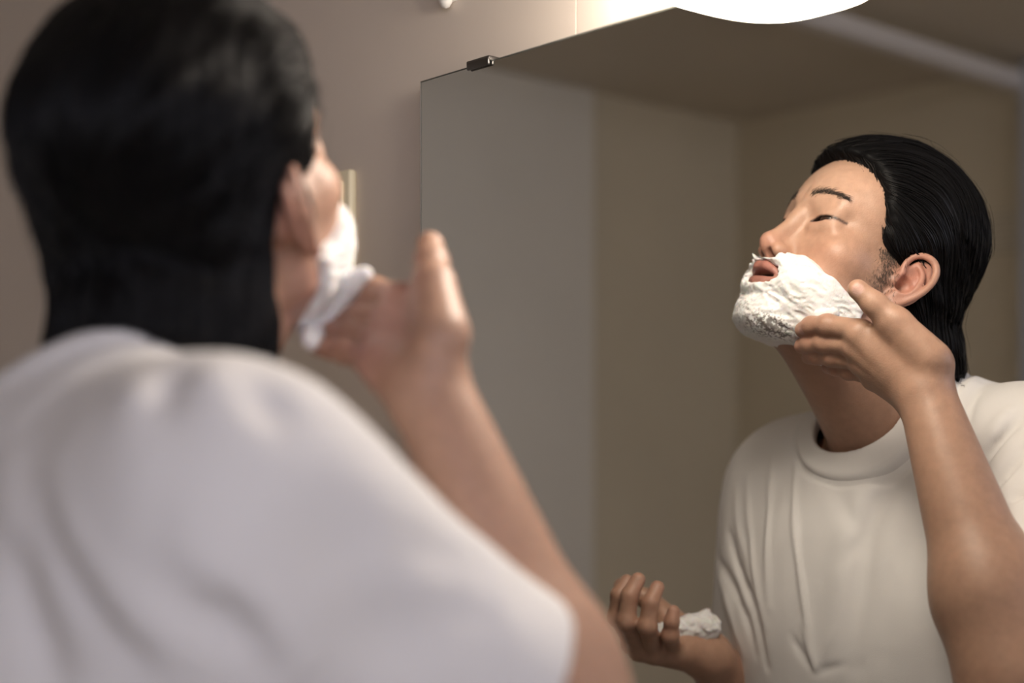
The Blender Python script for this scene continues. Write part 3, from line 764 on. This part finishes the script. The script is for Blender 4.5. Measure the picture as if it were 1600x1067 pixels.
# foam in the other palm: a thing held by the hand
fp = (np.array(LH_F[1][0])*.5+WL*.5)+V3(.0, 0, .010)
def palmfoam(P):
    n = PN_L/ln(PN_L)
    k = [np.array(q[0]) for q in LH_F]
    d = blob(P, [WL+(k[2]-WL)*.25+n*.022, WL+(k[3]-WL)*.5+n*.027, WL+(k[2]-WL)*.8+n*.020, k[1]+n*.017], [.011, .015, .010, .005], .005, 90)
    d = np.minimum(d, blob(P, [WL+(k[0]-WL)*.35+n*.026, WL+(k[0]-WL)*.30+n*.036+V3(.006, 0, 0)], [.009, .003], .002, 120))
    return d
Vp, Fp = mesh_sdf(palmfoam, fp-.06, fp+.06, .0014, lip=2)
Vp = Vp+V3(0, 0, .003)
pf = empty('palm_foam', tuple(fp)); tag(pf, 'dollop of white shaving foam held in the man\'s cupped left palm', 'foam')
obj_np('foam_dollop', Vp, Fp, M['foam'], pf, cols={'col': np.tile([.80, .80, .80], (len(Vp), 1))})

# ------------------------------------------------------------------ hair
GD = HR.T@V3(0, 0, -1)            # gravity in head space
YB_Z = [-130, -60, -36, -12, 6, 20, 32, 45, 60, 76, 90, 100, 140]
YB_Y = [-30, -36, -34, -26, -10, 20, 33, 40, 47, 58, 74, 110, 220]
def hair_mm(L, P):
    Q = M2(L); x, y, z = Q.T
    d = ell(L, (0, -10, 59), (88, 104, 88))
    d = su(d, ell(L, (0, 38, 64), (66, 52, 52)), 18)
    d = su(d, ell(L, (0, -52, 0), (77, 56, 80)), 20)
    n0 = from_head((0, -58, -34)); n1 = V3(n0[0]+.008, n0[1]-.004, 1.400)
    d = su(d, cap(P, n0, n1, .058, .066)*1000, 20)
    yb = np.interp(z, YB_Z, YB_Y)
    jag = 3.0*noise(np.stack([x*.09, y*.02, z*.13], 1)+3)+2*noise(np.stack([x*.3, y*.05, z*.4], 1))
    cut = (y-yb+jag)*.62
    d = si(d, cut, 7)
    # sideburn
    
    near = (np.abs(x-85) < 50) & (np.abs(y) < 70) & (np.abs(z) < 80)
    if near.any():
        e = np.full(len(P), 60.); e[near] = ear_sdf(Q[near]); e = su(e, ell(Q, (96, 0, 2), (20, 17, 30)), 6); d = ss(d, e-2.0, 3)
    d = ss(d, ell(Q, (80, 26, -26), (20, 22, 24)), 5)
    # ragged bottom at the nape
    d = np.maximum(d, (1.386-P[:, 2])*1000+9*noise(np.stack([P[:, 0]*60, P[:, 1]*60, P[:, 2]*8], 1)))
    ang = np.arctan2(L[:, 0], L[:, 2]-30)
    g = 2.5*noise(L/38.+5)+noise(np.stack([ang*7, L[:, 1]*.012, L[:, 2]*.012], 1))*4.2+noise(np.stack([ang*19+.02*L[:, 1], L[:, 1]*.02, L[:, 2]*.03], 1)+7)*1.6
    return d-g*.8
def hair_sdf(P): return hair_mm(to_head(P), P)*(HS/1000)*.85
hc = from_head((0, -15, 30))
Vr, Fr = mesh_sdf(hair_sdf, hc-.175, hc+.175, .002, lip=2)
hair = obj_np('hair', Vr, Fr, M['hair_base'], man); hair['label'] = 'glossy black swept-back hair reaching the nape'
rs = np.random.RandomState(3)
def flow(L):
    x, y, z = L.T; s = np.sign(x)
    back = np.stack([s*.10*(z < 110), -np.ones(len(L)), .25*(y > 40)], 1)
    down = np.tile(GD, (len(L), 1))+np.stack([0*x, -.15+0*x, 0*x], 1)
    w = smooth(-y, -50, 50)[:, None]; w2 = smooth(85-z, 0, 80)[:, None]*.9
    w = np.maximum(w, w2)
    v = back*(1-w)+down*w
    v = v+.22*np.stack([noise(L/22.), noise(L/22.+40), noise(L/22.+80)], 1)
    return v
def strands(n, steps, ds, r0, off, seedmask=None, wild=0, name='strands'):
    P = Vr[rs.randint(0, len(Vr), n*2)]
    if seedmask is not None: P = P[seedmask(P)]
    P = P[:n]; n = len(P)
    o = np.abs(rs.normal(size=n))*off+.0002
    path = []; rad = r0*(.6+.8*rs.rand(n)); wv = rs.normal(size=(n, 3))*wild
    N = grad(hair_sdf, P)
    for k in range(steps):
        v = flow(to_head(P)); v = v@HR.T; v /= ln(v)[:, None]
        v = v-N*(v*N).sum(-1)[:, None]; v /= np.maximum(ln(v), .2)[:, None]
        path.append(P+N*o[:, None])
        P = P+(v+wv*(k/steps))*ds
        f = hair_sdf(P); N = grad(hair_sdf, P)
        P = P-N*np.clip(f, -.004, .004)[:, None]*(1 if wild == 0 else .6)
        wv = wv+rs.normal(size=(n, 3))*wild*.5
    path = np.stack(path, 1)                                  # n, steps, 3
    path[:, 1:-1] = (path[:, :-2]+2*path[:, 1:-1]+path[:, 2:])/4
    T = np.gradient(path, axis=1); T /= np.maximum(ln(T), 1e-9)[..., None]
    a = np.cross(T, V3(.3, .2, 1)); a /= np.maximum(ln(a), 1e-6)[..., None]; b = np.cross(T, a)
    tt = np.linspace(0, 1, steps); pr = np.sin(np.pi*np.clip(tt*.9+.08, 0, 1))**.5
    R_ = rad[:, None]*pr[None]
    ring = [path+R_[..., None]*(a*math.cos(q)+b*math.sin(q)) for q in (0, 2.094, 4.189)]
    V = np.stack(ring, 2).reshape(-1, 3)
    i = np.arange(n)[:, None, None]*steps*3; s = np.arange(steps-1)[None, :, None]*3; k = np.arange(3)[None, None]
    k2 = (k+1) % 3
    F = np.stack([i+s+k, i+s+k2, i+s+3+k2, i+s+3+k], -1).reshape(-1, 4)
    return V, F
v1, f1 = strands(8500, 12, .006, .00042, .0011)
v2, f2 = strands(420, 11, .005, .00016, .003, wild=.35, seedmask=lambda P: to_head(P)[:, 2] > 20)
v3, f3 = strands(320, 9, .0055, .00025, .002, wild=.45, seedmask=lambda P: P[:, 2] < 1.43)
VV = np.concatenate([v1, v2, v3]); FF = np.concatenate([f1, f2+len(v1), f3+len(v1)+len(v2)])
st = obj_np('hair_strands', VV, FF, M['hair'], man); st['kind'] = 'stuff'
def side():
    n = 480; t = rs.rand(n)
    L = np.stack([88+0*t, 16+rs.normal(size=n)*5-t*4, 20-52*t**1.5], 1); Pw = from_head(L)
    for _ in range(30): Pw = Pw+(head_sdf(Pw)[:, None]*.8)*(HR@V3(-1, 0, 0))
    v = np.stack([0*t+.1, -.35+rs.normal(size=n)*.3, -.9+0*t], 1)@HR.T; v /= ln(v)[:, None]
    N = grad(head_sdf, Pw); v = v-N*(v*N).sum(-1)[:, None]
    ok = (to_head(Pw)[:, 0] > 40); return Pw[ok], v[ok], N[ok], ((.009-.006*t)[ok])[:, None]
# eyebrows: short hairs lying on the brow
def brow():
    n = 300; P0 = []; Dv = []
    for s_ in (1, -1):
        t = rs.rand(n); w = rs.normal(size=n)*2.3*(1-.6*t)
        X = 11+t*39; Z = 40+7*np.sin(np.clip(t*1.15, 0, 1)*2.2)-t*2.0+w
        Y = np.full(n, 96.)
        L = np.stack([s_*X, Y, Z], 1)
        Pw = from_head(L)
        for _ in range(25):
            f = head_sdf(Pw); Pw = Pw+(f[:, None]*.8)*(HR@V3(0, -1, 0))
        P0.append(Pw); Dv.append(np.stack([s_*(.75+.3*t), -.55*t-.1, .75-1.05*t+rs.normal(size=n)*.15], 1)@HR.T)
    P = np.concatenate(P0); v = np.concatenate(Dv); v /= ln(v)[:, None]
    N = grad(head_sdf, P); v = v-N*(v*N).sum(-1)[:, None]
    L_ = (.005+.003*rs.rand(len(P)))[:, None]
    return short(P, v, N, L_)
def short(P, v, N, L_):
    pts = np.stack([P-N*.0004, P+v*L_*.5+N*.0008, P+v*L_+N*.0004], 1)
    a = np.cross(v, N); a /= ln(a)[:, None]
    r = np.array([.00014, .00012, .00003])
    V = np.stack([pts+a[:, None]*r[None, :, None], pts-a[:, None]*r[None, :, None], pts+N[:, None]*r[None, :, None]], 2).reshape(-1, 3)
    i = np.arange(len(P))[:, None, None]*9; s = np.arange(2)[None, :, None]*3; k = np.arange(3)[None, None]; k2 = (k+1) % 3
    F = np.stack([i+s+k, i+s+k2, i+s+3+k2, i+s+3+k], -1).reshape(-1, 4)
    return V, F
vs_, fs_ = short(*side()); obj_np('sideburn', vs_, fs_, M['brow'], man)['kind'] = 'stuff'
vb, fb = brow(); obj_np('eyebrows', vb, fb, M['brow'], man)['kind'] = 'stuff'
